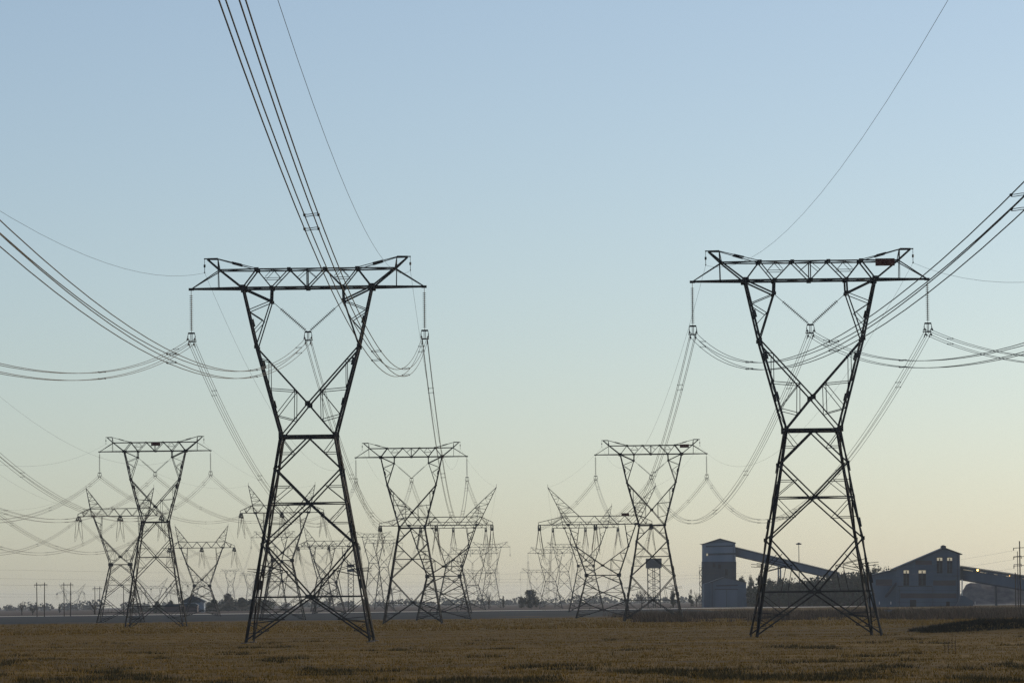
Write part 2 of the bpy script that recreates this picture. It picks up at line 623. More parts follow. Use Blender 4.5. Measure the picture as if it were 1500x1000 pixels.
    parts.append(('yoke', lambda b: yoke(b, 0, Hc - 3.95), HARD))
    info = dict(Hc=Hc, phases=[(-10.5, Hc - 4.75, 0), (0, Hc - 4.75, 0), (10.5, Hc - 4.75, 0)], earth=[(-9.27, Hc + 1.45), (9.27, Hc + 1.45)])
    return parts, info


def t_tower(Hw, P):
    """strain tower with tall horns. P: ww waist half width, bw base, up waist-to-chord, J chord joint, K kink, C0, tipL, tipR, peak"""
    up = P['up']
    Hc = Hw + up
    ww, bw = P['ww'], P['bw']
    parts = body_parts(Hw, ww, bw, P['lv'])
    J, (kx, kz), c0, (pkx, pkz), pin = P['J'], P['K'], P['C0'], P['peak'], P['pin']
    TH = P.get('th', 1.85)

    def dep(z):
        return lerp(1.25, ww, min(1, max(0, -z / up)))

    def both(b, p, q, w, dp=None, dq=None):
        for s in (-1, 1):
            b.angle((p[0], s * (dep(p[1]) if dp is None else dp), Hc + p[1]), (q[0], s * (dep(q[1]) if dq is None else dq), Hc + q[1]), w)

    def waist(b):
        for s in (-1, 1):
            b.angle((-ww, s * ww, Hw), (ww, s * ww, Hw), .18)
            b.angle((s * ww, -ww, Hw), (s * ww, ww, Hw), .14)
            for g in (-1, 1):
                b.bar((g * ww - .4, s * (ww + .02), Hw), (g * ww + .4, s * (ww + .02), Hw), .05, .8)
    parts.append(('waist_frame', waist, STEEL))

    def fork(b, s):
        W, K, Jp, J2, CC = (ww * s, -up), (kx * s, kz), (J * s, 0), (pin * s, 0), (0, c0)
        both(b, W, K, .19)
        both(b, K, Jp, .19)
        both(b, K, CC, .15)
        both(b, CC, W, .13)
        both(b, J2, K, .12)
        w = .075
        both(b, (lerp(K[0], J2[0], .6), lerp(K[1], 0, .6)), (lerp(K[0], Jp[0], .75), lerp(K[1], 0, .75)), w)
        both(b, (lerp(K[0], J2[0], .6), lerp(K[1], 0, .6)), (lerp(K[0], Jp[0], .4), lerp(K[1], 0, .4)), w)
        both(b, (lerp(K[0], J2[0], .3), lerp(K[1], 0, .3)), (lerp(K[0], Jp[0], .4), lerp(K[1], 0, .4)), w)
        v1, v2 = (lerp(K[0], 0, .33), lerp(K[1], c0, .33)), (lerp(K[0], 0, .68), lerp(K[1], c0, .68))
        l1, l2, l3 = [(lerp(K[0], W[0], t), lerp(K[1], W[1], t)) for t in (.25, .52, .8)]
        d1 = (W[0] * .5, lerp(-up, c0, .5))
        for p, q in ((v1, l1), (v1, l2), (v2, l2), (v2, l3), (v2, d1), (d1, l3)):
            both(b, p, q, w)
        for p in (K, l1, l2, l3, v1, v2):
            b.angle((p[0], -dep(p[1]), Hc + p[1]), (p[0], dep(p[1]), Hc + p[1]), .07)
        for p, q in ((W, l2), (l2, K), (K, Jp)):
            b.angle((p[0], -dep(p[1]), Hc + p[1]), (q[0], dep(q[1]), Hc + q[1]), .07)
        for p, g in ((K, .22), (CC, .34), (Jp, .36)):
            for sy in (-1, 1):
                b.bar((p[0] - g, sy * (dep(p[1]) + .02), Hc + p[1]), (p[0] + g, sy * (dep(p[1]) + .02), Hc + p[1]), .05, g * 1.4)
    parts.append(('fork_arm', lambda b: fork(b, -1), STEEL))
    parts.append(('fork_arm', lambda b: fork(b, 1), STEEL))

    def arm(b):
        D = 1.25
        jx = J + .9
        for sy in (-1, 1):
            b.angle((-J, sy * D, Hc), (J, sy * D, Hc), .17)
            b.angle((-jx, sy * D, Hc + TH), (jx, sy * D, Hc + TH), .13)
            n = 10
            for i in range(n):
                x0, x1 = lerp(-jx, jx, i / n), lerp(-jx, jx, (i + 1) / n)
                z0, z1 = (0, TH) if i % 2 else (TH, 0)
                cx = lambda x, z: x if z else max(-J, min(J, x))
                b.angle((cx(x0, z0), sy * D, Hc + z0), (cx(x1, z1), sy * D, Hc + z1), .10)
            for s, tip in ((-1, P['tipL']), (1, P['tipR'])):
                e = .55
                b.angle((s * J, sy * D, Hc), (s * tip, sy * .25, Hc), .16)
                b.angle((s * jx, sy * D, Hc + TH), (s * tip, sy * .25, Hc + e), .11)
                b.angle((s * tip, sy * .25, Hc), (s * tip, sy * .25, Hc + e), .11)
                m = lerp(jx, tip, .5)
                b.angle((s * jx, sy * D, Hc + TH), (s * m, sy * .75, Hc), .09)
                b.angle((s * m, sy * .75, Hc), (s * lerp(jx, tip, .65), sy * .6, Hc + lerp(TH, e, .65)), .08)
                b.angle((s * m, sy * .75, Hc), (s * m, sy * .75, Hc + lerp(TH, e, .5)), .07)
        for i in range(9):
            x = lerp(-J, J, i / 8)
            b.angle((x, -D, Hc), (x, D, Hc), .07)
            b.angle((x, -D, Hc + TH), (x, D, Hc + TH), .07)
    parts.append(('crossarm', arm, STEEL))

    def horn(b, s):
        tip = (s * pkx, pkz)
        o, i = (s * (J + .35), 0), (s * pin, TH)
        for sy in (-1, 1):
            b.angle((o[0], sy * 1.25, Hc), (tip[0], sy * .08, Hc + pkz), .12)
            b.angle((i[0], sy * 1.25, Hc + TH), (tip[0], sy * .08, Hc + pkz), .11)
            pts = []
            for k, t in enumerate((.30, .42, .55, .68, .82)):
                A = Vector((lerp(o[0], tip[0], t), sy * lerp(1.25, .08, t), Hc + lerp(0, pkz, t)))
                t2 = max(0, (t * pkz - TH) / (pkz - TH)) + .04
                B = Vector((lerp(i[0], tip[0], t2), sy * lerp(1.25, .08, t2), Hc + lerp(TH, pkz, t2)))
                pts.append((A, B))
                b.angle(A, B, .06)
            for k in range(len(pts) - 1):
                b.angle(pts[k][k % 2], pts[k + 1][1 - k % 2], .06)
        b.rod((tip[0], 0, Hc + pkz - .1), (tip[0], 0, Hc + pkz + .7), .04, 5)
    parts.append(('earth_wire_horn', lambda b: horn(b, -1), STEEL))
    parts.append(('earth_wire_horn', lambda b: horn(b, 1), STEEL))
    ph = P['ph']
    for x in ph:
        for sy in (-1, 1):
            def st(b, x=x, sy=sy):
                for dx in (-.22, .22):
                    insulator(b, (x + dx, sy * .5, Hc - .1), (x + dx, sy * 4.3, Hc - 1.0), 16, .15, .25, .2)
                b.bar((x - .35, sy * 4.35, Hc - 1.02), (x + .35, sy * 4.35, Hc - 1.02), .08, .5)
                b.bar((x - .28, sy * .45, Hc - .08), (x + .28, sy * .45, Hc - .08), .1, .1)
            parts.append(('insulator_string', st, GLASS))

        def jump(b, x=x):
            for k, (dx, dz) in enumerate(((-.23, .23), (.23, .23), (-.23, -.23), (.23, -.23))):
                pts = []
                for i in range(17):
                    t = i / 16
                    u = 4 * t * (1 - t)
                    pts.append((x + dx * (1 + 3.2 * math.sin(math.pi * t)) , lerp(-4.4, 4.4, t), Hc - 1.0 + dz - (P['jd'] + .2 * k) * u ** .8))
                b.tube(pts, .03, 5)
        parts.append(('jumper_loop', jump, WIRE))
    info = dict(Hc=Hc, phases=[(x, Hc - 1.02, 4.4) for x in ph], earth=[(-pkx, Hc + pkz), (pkx, Hc + pkz)])
    return parts, info


T1P = dict(up=11.9, ww=2.4, bw=5.6, lv=(.83, .66, .44, .2), J=6.6, K=(4.75, -5.0), C0=-10.0, tipL=10.4, tipR=10.4, peak=(8.35, 6.9), pin=4.45, ph=(-10.2, 0, 10.2), jd=4.6)
T2P = dict(up=11.4, ww=3.65, bw=6.2, lv=(.80, .60, .40, .2), J=7.6, K=(5.85, -5.0), C0=-9.2, tipL=14.3, tipR=11.2, peak=(12.1, 8.4), pin=5.1, ph=(-14.1, -1.5, 11.0), jd=4.9)
TOWERS = {}


def tower(key, kind, px, py, Y, label, group, plate=None, lower=0):
    top = at(px, py, Y)
    g = gz(top.x, Y) - lower
    up = {'S': 13.4, 'T': T1P['up'], 'U': T2P['up']}[kind]
    Hw = round(max(6.0, top.z - g - up), 1)
    ck = (kind, Hw)
    if ck not in TOWERS:
        TOWERS[ck] = s_tower(Hw) if kind == 'S' else t_tower(Hw, T1P if kind == 'T' else T2P)
    parts, info = TOWERS[ck]
    base = Vector((top.x, Y, top.z - up - Hw))
    t = thing('transmission_tower', label, 'pylon', base, group)
    for i, (nm, fn, m) in enumerate(parts):
        obj(nm, part((ck, i), nm, fn, m), t)
    if kind == 'S' and Y < 450:
        for x in (-10.5, 0, 10.5):
            for dx in (-.32, .32):
                for dz in (.5, .96):
                    for sy in (-1.1, 1.1):
                        kk = (ck, 'damper')
                        me = part(kk, 'vibration_damper', lambda b: damper(b, 0, 0, 0), HARD)
                        obj('vibration_damper', me, t, loc=(x + dx * (.72 if dz > .6 else 1), sy, info['Hc'] - 3.95 - dz - .03))
    if plate is not None:
        b = MB()
        x, z = plate
        b.box(x - .86, x + .86, -1.42, -1.38, info['Hc'] + z - .33, info['Hc'] + z + .33)
        b.bar((x - .8, -1.45, info['Hc'] + z - .28), (x + .8, -1.45, info['Hc'] + z + .28), .04)
        b.bar((x - .8, -1.455, info['Hc'] + z + .28), (x + .8, -1.455, info['Hc'] + z - .28), .04)
        b.build('marker_plate', PLATE, t)
    return dict(base=base, info=info, kind=kind)


def ghost(X, Y, Hyoke, Hearth):
    """where the line goes on outside the picture"""
    return dict(base=Vector((X, Y, 0)), info=dict(phases=[(-10.5, Hyoke, 0), (0, Hyoke, 0), (10.5, Hyoke, 0)], earth=[(-9.27, Hearth), (9.27, Hearth)]), kind='S')


GN, GM, GF = 'big suspension pylons in front', 'suspension pylons of the second row', 'distant pylons in the haze'
A1 = tower('A1', 'S', 450.7, 421.5, 400, 'tall near pylon on the left with V insulators, bare crossarm', GN)
R1 = tower('R1', 'S', 1186, 410.5, 397, 'tall near pylon on the right with dark red plate on its crossarm', GN, (6.65, 1.45))
A2 = tower('A2', 'S', 602.5, 669, 842, 'mid-size pylon with V insulators just right of the near left pylon', GM)
R2 = tower('R2', 'S', 953.5, 665, 842, 'mid-size pylon left of the near right pylon, plate near right end', GM, (6.3, 1.45))
B1 = tower('B1', 'S', 227, 660.5, 842, 'mid-size pylon left of the near left pylon, plate at crossarm centre', GM, (.25, 1.3), lower=.5)
GT = 'horned strain pylons with hanging jumper loops'
A3 = tower('A3', 'U', 648.8, 769, 1000, 'squat horned strain pylon overlapping the mid-size left-centre pylon', GT)
R3 = tower('R3', 'U', 882, 767.5, 1000, 'squat horned strain pylon overlapping the mid-size right-centre pylon', GT, (5.2, 2.1))
C1 = tower('C1', 'T', 176, 755.5, 1096, 'leftmost horned strain pylon, left horn rising beside the mid-size pylon', GT, lower=.4)
B2 = tower('B2', 'T', 413, 750.5, 1112, 'horned strain pylon seen through the legs of the near left pylon', GT, lower=.3)
A4 = tower('A4', 'T', 664, 773, 1397, 'horned strain pylon behind the squat left-centre strain pylon', GT)
R4 = tower('R4', 'T', 857.5, 772.6, 1397, 'horned strain pylon behind the squat right-centre strain pylon', GT)
C2 = tower('C2', 'T', 295.5, 802, 1400, 'short horned strain pylon between farmhouse and near left pylon', GT)
B3 = tower('B3', 'T', 481.5, 800, 1490, 'short horned strain pylon inside the right legs of near left pylon', GT)
A5 = tower('A5', 'S', 692, 810.5, 1900, 'distant pylon at right edge of the left-centre pylon cluster', GF)
R5 = tower('R5', 'S', 806, 809.5, 2100, 'distant pylon at left edge of the right-centre pylon cluster', GF)
B4 = tower('B4', 'S', 547, 786, 2290, 'distant pylon right of the near left pylon, before the squat one', GF)
C3 = tower('C3', 'S', 402, 786.6, 2010, 'distant pylon behind left leg of the near left pylon', GF)
D3 = tower('D3', 'S', 472, 803, 2040, 'distant pylon centred behind the near left pylon', GF)
A6 = tower('A6', 'S', 706, 839, 2750, 'small hazy pylon low in the left-centre cluster', GF)
R6 = tower('R6', 'S', 786, 838, 2850, 'small hazy pylon low in the right-centre cluster', GF)
E1 = tower('E1', 'S', 337.5, 836.5, 4500, 'tiny hazy pylon above tree tops, left one of a pair', GF)
E2 = tower('E2', 'S', 366, 842, 4600, 'tiny hazy pylon above tree tops, right one of a pair', GF)
E3 = tower('E3', 'U', 106, 868, 4100, 'tiny hazy horned pylon behind the wooden H poles', GF)
E4 = tower('E4', 'U', 224, 861, 3600, 'tiny hazy horned pylon inside the leftmost mid-size pylon', GF)
E5 = tower('E5', 'U', 278, 856, 3300, 'tiny hazy horned pylon left of the farmhouse roof', GF)
E6 = tower('E6', 'S', 562, 795, 2500, 'distant pylon touching left legs of the mid-size left-centre pylon', GF)
E7 = tower('E7', 'S', 718, 801, 2350, 'distant pylon rightmost in the left-centre cluster', GF)
E8 = tower('E8', 'S', 826, 801, 2450, 'distant pylon just left of the short horned right-centre one', GF)
A0 = ghost(-16.05, -42, 27.85, 33.5)
R0 = ghost(26.9, -45, 28.1, 48.0)
R0['info']['earth'][1] = (9.27, 36.0)
B0 = ghost(-66.5, 400, 27.4, 33.6)
C0 = ghost(-96.5, 655, 27, 33)


# ------------------------------------------------------------------ conductors
def wp(t, ph, side):
    x, z, dy = t['info']['phases'][ph]
    return t['base'] + Vector((x, side * dy, z))


def curve(p, q, sag, n):
    return [p.lerp(q, i / n) - Vector((0, 0, 4 * sag * (i / n) * (1 - i / n))) for i in range(n + 1)]


def spacer(b, c, sz):
    h = BUND / 2
    for dz in (sz * h,):
        for k in (-.045, .045):
            b.tube([c + Vector((x, k * 2.2 * math.cos(x / h * 1.2), dz + k * .9 + .02 * math.sin(x * 9))) for x in (-h, -h / 2, 0, h / 2, h)], .012, 4)
        for dx in (-h, h):
            b.prism(c + Vector((dx, -.16, dz)), c + Vector((dx, .16, dz)), [(-.035, -.035), (.035, -.035), (.035, .035), (-.035, .035)])


def spans(line, names, gap, full):
    """three conductor bundles and two earth wires between consecutive towers"""
    side = ('left', 'middle', 'right')
    for k in range(len(line) - 1):
        a, b_ = line[k], line[k + 1]
        for ph in range(3):
            p, q = wp(a, ph, 1), wp(b_, ph, -1)
            L = (q - p).length
            sag = 11.9 * (L / 442) ** 2
            far = p.y > 1300
            pts = curve(p, q, sag, 14 if far else 44)
            t = thing('conductor_bundle', f'{side[ph]} four-wire conductor bundle {names[k]}', 'power line', p, 'conductor bundles between the pylons')
            for dx in (-1, 1):
                for dz in (-1, 1):
                    m = MB()
                    m.tube([c - p + Vector((dx * BUND / 2, 0, dz * BUND / 2)) for c in pts], .021, 4 if far else 6)
                    m.build('wire', WIRE, t)
            if not far:
                fs = (.07, .25, .424, .61, .79, .955) if L > 300 else (.3, .7)
                for f in fs:
                    c = p.lerp(q, f) - Vector((0, 0, 4 * sag * f * (1 - f))) - p
                    for sz in (-1, 1):
                        m = MB()
                        spacer(m, c, sz)
                        m.build('spacer', HARD, t)
        for e in range(2):
            ea, eb = a['info']['earth'][e], b_['info']['earth'][e]
            p = a['base'] + Vector((ea[0], 0, ea[1]))
            q = b_['base'] + Vector((eb[0], 0, eb[1]))
            L = (q - p).length
            m = MB()
            m.tube([c - p for c in curve(p, q, (13.5 if a is R0 else 9.8 if a is A0 else 9.6) * (L / 442) ** 2, 30)], .011, 4)
            o = m.build('earth_wire', HARD, None, loc=p)
            tag(o, f'{("left", "right")[e]} thin single earth wire {names[k]}', 'power line', 'thin earth wires along the pylon tops')


spans([A0, A1, A2, A3, A4, A5, A6],
      ['coming from overhead to the near left pylon', 'from near left pylon to the mid-size left-centre pylon',
       'from mid-size left-centre pylon to the squat one behind', 'between the two horned left-centre strain pylons',
       'from horned left-centre pylon to the distant one', 'between the two farthest left-centre pylons'], 0, 0)
spans([R0, R1, R2, R3, R4, R5, R6],
      ['coming from overhead to the near right pylon', 'from near right pylon to the mid-size right-centre pylon',
       'from mid-size right-centre pylon to the squat one behind', 'between the two horned right-centre strain pylons',
       'from horned right-centre pylon to the distant one', 'between the two farthest right-centre pylons'], 0, 0)
spans([B0, B1, B2, B3, B4],
      ['entering at left edge to the leftmost mid-size pylon', 'from leftmost mid-size pylon towards the near left pylon legs',
       'between horned pylons inside the near left pylon', 'from short horned pylon to the distant pylon right of it'], 0, 0)
spans([C0, C1, C2, C3],
      ['entering at left edge to the leftmost horned pylon', 'from leftmost horned pylon to the short horned one',
       'from short horned pylon towards distant pylon behind left leg'], 0, 0)


spans([D3, E6], ['from distant pylon behind near left one to the next'], 0, 0)


# ------------------------------------------------------------------ wooden poles and distribution wires
def hframe(px, ytop, Y, w, label, arms=1):
    p = at(px, ytop, Y)
    g = gz(p.x, Y)
    h = p.z - g
    t = thing('utility_pole', label, 'power pole', (p.x, Y, g), 'wooden H poles on the left')
    for s in (-1, 1):
        b = MB()
        b.rod((s * w / 2, 0, -.5), (s * w / 2 + s * .1, 0, h + .9), .19, 8, .14)
        b.build('pole', WOOD, t)
    b = MB()
    b.bar((-w / 2 - 1.1, .2, h), (w / 2 + 1.1, .2, h), .14, .26)
    b.build('crossarm', WOOD, t)
    for x in (-w / 2 - .95, 0, w / 2 + .95):
        b = MB()
        insulator(b, (x, .2, h - .1), (x, .2, h - 1.0), 5, .14, .1, .1)
        b.build('insulator_string', GLASS, t)
    return p


H1 = hframe(59.5, 856, 1640, 2.7, 'leftmost wooden H pole standing by the pale road')
H2 = hframe(98.5, 856, 1700, 2.4, 'second wooden H pole from the left, before a tiny pylon')
H3 = hframe(142.5, 861.5, 1900, 1.9, 'third wooden H pole, beside leg of the leftmost horned pylon')
b = MB()
p = at(181, 857, 1750)
b.rod((p.x, 1750, -.5), (p.x, 1750, p.z), .2, 8, .13)
b.bar((p.x - .9, 1750.1, p.z - .5), (p.x + .9, 1750.1, p.z - .5), .12)
o = b.build('utility_pole', WOOD)
tag(o, 'lone wooden pole between legs of the two left pylons', 'power pole')


def dwire(p, q, sag, r, label):
    m = MB()
    m.tube([c - p for c in curve(p, q, sag, 60)], r, 4)
    tag(m.build('distribution_wire', HARD, None, loc=p), label, 'power line', 'thin wires crossing the plain sideways')


for i, (ya, yb, D1_, lab) in enumerate((
        (831, 840, 1900, 'topmost thin wire crossing low behind the left pylons'),
        (843.5, 852, 1850, 'second thin wire from top crossing behind left pylons'),
        (854, 857, 1690, 'thin wire at height of the wooden pole tops'),
        (868, 868, 2000, 'thin wire below the wooden pole tops, second from bottom'),
        (874, 866, 2050, 'lowest thin wire crossing behind the wooden poles'))):
    dwire(at(-180, ya - 1, D1_), at(760, yb, D1_ + 500), 1.2, .022, lab)
for i, (ya, yb, lab) in enumerate(((838, 848, 'upper thin wire crossing the gap between pylon clusters'), (843, 852, 'lower thin wire crossing the gap between pylon clusters'))):
    dwire(at(690, yb, 2300), at(1100, ya, 2300), 1.0, .022, lab)


def rpole(px, ytop, Y, arms, label, r=.16, aw=3.0):
    p = at(px, ytop, Y)
    g = gz(p.x, Y)
    h = p.z - g
    t = thing('utility_pole', label, 'power pole', (p.x, Y, g), 'poles at the right edge')
    b = MB()
    b.rod((0, 0, -.5), (0, 0, h), r, 8, r * .75)
    b.build('pole', WOOD, t)
    for k, dz in enumerate(arms):
        b = MB()
        b.bar((-aw / 2, 0, h - dz), (aw / 2, 0, h - dz + .1), .1, .12)
        for s in (-1, 1):
            b.rod((s * aw * .47, 0, h - dz), (s * aw * .47, 0, h - dz - .5), .08, 6)
        b.build('crossarm', WOOD, t)
    return p


Q1 = rpole(1493.4, 792, 900, (1.4, 3.2, 5.0), 'tall dark pole with three crossarms at the right edge', .15, 2.6)
Q2 = rpole(1490.4, 807, 1020, (1.2, 3.0), 'thinner pole just left of the tall right-edge pole', .11, 1.8)
Q3 = rpole(1487.2, 838, 1200, (), 'short bare dark pole at the foot of the right conveyor', .17)
for k, (dz, lab) in enumerate(((1.4, 'topmost thin wire running left from the right-edge pole'), (3.2, 'middle thin wire running left from the right-edge pole'), (5.0, 'lowest thin wire running left from the right-edge pole'))):
    a = Vector((Q1.x - 1.2, 900, Q1.z - dz - .5))
    c = at(1020, 842 + 5 * k, 2200)
    dwire(a, c, 4.0, .014, lab)

# ------------------------------------------------------------------ the colliery
def sheet(name, a, b_, rib=1.2):
    m = mat(name, a, .65, .1, b_, .15, stretch=(1, 1, .3))
    n, l = m.node_tree.nodes, m.node_tree.links
    g = n.new('ShaderNodeNewGeometry')
    wv = n.new('ShaderNodeTexWave')
    wv.bands_direction = 'X'
    wv.inputs['Scale'].default_value = rib
    bp = n.new('ShaderNodeBump')
    bp.inputs['Strength'].default_value = .5
    bp.inputs['Distance'].default_value = .05
    l.new(g.outputs['Position'], wv.inputs['Vector'])
    l.new(wv.outputs['Fac'], bp.inputs['Height'])
    l.new(bp.outputs[0], n['Principled BSDF'].inputs['Normal'])
    return m


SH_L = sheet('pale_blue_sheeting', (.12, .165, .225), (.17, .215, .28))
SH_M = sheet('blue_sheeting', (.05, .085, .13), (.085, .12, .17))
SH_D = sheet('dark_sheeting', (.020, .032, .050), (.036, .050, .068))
SH_R = sheet('rusty_sheeting', (.055, .045, .05), (.078, .06, .06))
DARK = mat('dark_opening', (.012, .012, .014), .9)
GLOW = bpy.data.materials.new('painted_glow')
GLOW.use_nodes = True
_b = GLOW.node_tree.nodes['Principled BSDF']
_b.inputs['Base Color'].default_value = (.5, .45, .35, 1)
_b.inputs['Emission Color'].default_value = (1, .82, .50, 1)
_b.inputs['Emission Strength'].default_value = .32  # emission stands in for sky seen through the window panes
LAMP = bpy.data.materials.new('lamp_glow')
LAMP.use_nodes = True
_b = LAMP.node_tree.nodes['Principled BSDF']
_b.inputs['Emission Color'].default_value = (1, .55, .14, 1)
_b.inputs['Emission Strength'].default_value = 8
WHITE = mat('whitewash', (.62, .6, .55), .7)


class Bld:
    """a building whose front stands at distance Y; profiles are given where the photograph shows them"""

    def __init__(self, px, py, Y, name, label, cat, group=None):
        p = at(px, py, Y)
        self.Y = Y
        self.o = Vector((p.x, Y, gz(p.x, Y)))
        self.t = thing(name, label, cat, self.o, group)

    def P(self, x, y, dy=0):
        q = at(x, y, self.Y)
        return (q.x - self.o.x, dy, max(-.4, q.z - self.o.z))

    def prof(self, name, pts, y0, y1, m, parent=None, **k):
        b = MB()
        b.extrude([(self.P(x, y)[0], self.P(x, y)[2]) for x, y in pts], y0, y1)
        return b.build(name, m, parent or self.t, **k)


# winding house tower on the left of the works
W = Bld(1053, 886, 2000, 'screening_tower', 'tall gabled sheet-clad tower of the works, with side stair', 'industrial building')
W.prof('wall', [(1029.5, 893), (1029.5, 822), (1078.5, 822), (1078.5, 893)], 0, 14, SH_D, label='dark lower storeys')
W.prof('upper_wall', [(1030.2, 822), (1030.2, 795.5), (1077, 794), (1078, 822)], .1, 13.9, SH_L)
W.prof('gable', [(1029.3, 796), (1054.5, 788), (1077.8, 794.2), (1077.8, 795.6), (1054.5, 789.8), (1029.3, 797.4)], -.6, 14.4, SH_D)
W.prof('gable_wall', [(1030.3, 797), (1054.5, 789.8), (1077, 795.4)], .12, 13.8, SH_M)
W.prof('cladding_band', [(1034, 801), (1034, 799), (1074, 798), (1074, 800)], -.06, 0.08, SH_D)
W.prof('cladding_band', [(1034, 813), (1034, 810), (1077.5, 809), (1077.5, 812)], -.06, 0.08, SH_D)
W.prof('porthole', [(1034.6, 813.4), (1034.6, 810.2), (1037, 810.2), (1037, 813.4)], -.12, -.02, GLOW)
W.prof('lifting_beam', [(1025.5, 796.6), (1025.5, 795.8), (1031, 795.8), (1031, 796.6)], 2, 2.5, SH_D)
b = MB()
zs = [W.P(1030, y)[2] for y in (884, 874, 864, 854.5, 846.5, 838.5, 830.5)]
x0, x1 = W.P(1024.5, 850)[0], W.P(1030, 850)[0]
for k, z in enumerate(zs):
    b.box(x0, x1, 1.0, 3.2, z - .08, z + .08)
    if k < len(zs) - 1:
        xa, xb = (x0, x1) if k % 2 else (x1, x0)
        b.bar((xa, 1.3, z), (xb, 1.3, zs[k + 1]), .18, .3)
    b.bar((x0, 1.0, z), (x0, 1.0, z + 1.1), .07)
    b.bar((x0, 1.0, z + 1.1), (x1, 1.0, z + 1.1), .07)
b.bar((x0 + .2, 3.2, 0), (x0 + .2, 3.2, zs[-1]), .14)
b.build('outside_stair', STEEL, W.t)

V = Bld(1068, 888, 1940, 'shed', 'low gabled shed in front of the tall works tower', 'industrial building')
V.prof('wall', [(1041, 895), (1041, 851.5), (1061, 845.2), (1093, 853), (1094, 895)], 0, 16, SH_M)
V.prof('roof', [(1040, 852.2), (1061, 844.4), (1094, 852.4), (1094, 853.4), (1061, 845.8), (1040, 853.4)], -.5, 16.4, SH_D)
V.prof('cladding_band', [(1049, 858.5), (1049, 856.3), (1081, 855.5), (1081, 857.5)], -.06, .05, SH_D)
V.prof('door', [(1048, 888), (1048, 863), (1080, 863), (1080, 888)], -.12, -.02, sheet('door_sheeting', (.075, .11, .155), (.105, .145, .195)))
V.prof('door_frame', [(1047, 863.2), (1047, 862), (1081, 862), (1081, 863.2)], -.2, -.125, SH_D)
V.prof('downpipe', [(1043, 888), (1043, 852.5), (1043.6, 852.5), (1043.6, 888)], -.35, -.05, SH_D)
V.prof('door_post', [(1064, 888), (1064, 863.3), (1064.6, 863.3), (1064.6, 888)], -.2, -.13, SH_D)
V.prof('lean_to', [(1031, 893), (1031, 855), (1041, 851.8), (1041, 893)], 1, 15, SH_M)

for y_ in (827.5, 833, 838.5):
    W.prof('sheet_joint', [(1030, y_ + .4), (1030, y_), (1078, y_), (1078, y_ + .4)], -.07, -.01, SH_R)
W.prof('downpipe', [(1073.6, 886), (1073.6, 796), (1074.3, 796), (1074.3, 886)], -.45, -.15, SH_D)
for x_, y0_, y1_ in ((1044, 824, 830), (1062, 833, 842), (1052, 826, 832)):
    W.prof('louvre', [(x_, y1_), (x_, y0_), (x_ + 4, y0_), (x_ + 4, y1_)], -.12, -.075, DARK)

# inclined conveyor gallery
def gallery(name, a0, a1, b0, b1, Ya, Yb, wid, label, roof=True):
    """a: top/bottom at the high end, b: at the low end"""
    pa, pa1, pb, pb1 = at(*a0, Ya), at(*a1, Ya), at(*b0, Yb), at(*b1, Yb)
    o = Vector((pa.x, Ya, 0))
    t = thing(name, label, 'conveyor', o)
    b = MB()
    vs = []
    for p in (pa, pa1, pb1, pb):
        for dy in (0, wid):
            vs.append((p.x - o.x, p.y - o.y + dy, p.z))
    b.add(vs, [(0, 2, 4, 6), (1, 7, 5, 3), (0, 1, 3, 2), (2, 3, 5, 4), (4, 5, 7, 6), (6, 7, 1, 0)])
    b.build('gallery_wall', SH_M, t)
    b = MB()
    for p, q in ((pa, pb), (pa1, pb1)):
        for dy in (-.15, wid + .15):
            b.bar(Vector((p.x - o.x, dy, p.z)), Vector((q.x - o.x, q.y - o.y + dy, q.z)), .35, .45)
    b.build('edge_beam', SH_D, t)
    b = MB()
    u = Vector((0, -.3, .38))
    vs = [pa - o + u, pb - o + u, pb - o + Vector((0, wid + .3, .38)), pa - o + Vector((0, wid + .3, .38))]
    b.add(vs + [v + Vector((0, 0, .16)) for v in vs], [(0, 1, 2, 3), (7, 6, 5, 4), (0, 4, 5, 1), (1, 5, 6, 2), (2, 6, 7, 3), (3, 7, 4, 0)])
    b.build('gallery_roof', SH_L, t)
    return t, o, pa, pb, pa1, pb1


gt, go, pa, pb, pa1, pb1 = gallery('conveyor_gallery', (1077, 802), (1077, 813.5), (1230, 839.5), (1230, 849), 2003, 1960, 4, 'long inclined conveyor gallery descending right from the tall works tower')
for f in (.42, .44, .80):
    b = MB()
    c = pa1.lerp(pb1, f) - go
    for dy in (.3, 3.7):
        b.bar((c.x, c.y + dy, 0), (c.x, c.y + dy, c.z), .45)
    b.bar((c.x, c.y + .3, c.z * .5), (c.x, c.y + 3.7, c.z * .5), .2)
    b.build('trestle', SH_L, gt)

K = Bld(1350, 888, 1600, 'crusher_house', 'large stepped works building with high gable and four tall windows', 'industrial building')
K.prof('wall', [(1313, 893), (1313, 832.5), (1384, 803.5), (1406, 811.5), (1406.5, 893)], 0, 16, SH_M)
K.prof('low_wing', [(1277, 893), (1278, 842), (1304, 836.5), (1313, 835.5), (1313, 893)], .5, 15, SH_M)
K.prof('roof', [(1311, 832.2), (1384, 801.4), (1409.5, 810.8), (1409.5, 812), (1384, 803.2), (1311, 834)], -.7, 16.6, SH_D)
K.prof('wing_roof', [(1276, 841.6), (1305, 834.8), (1313, 834.2), (1313, 835.6), (1305, 836.4), (1276, 843)], -.2, 15.6, SH_D)
K.prof('roof_vent', [(1380.8, 803.5), (1380.8, 799), (1383.5, 797.6), (1387.4, 799), (1387.4, 803.5)], 4, 8, SH_D)
K.prof('chimney', [(1305.5, 836.2), (1305.5, 833), (1311.5, 832.6), (1311.5, 835.8)], 3, 5, SH_D)
K.prof('lean_to', [(1399, 893), (1406.5, 871.5), (1412, 872.5), (1424.5, 880.5), (1424.5, 893)], -3, 10, SH_M)
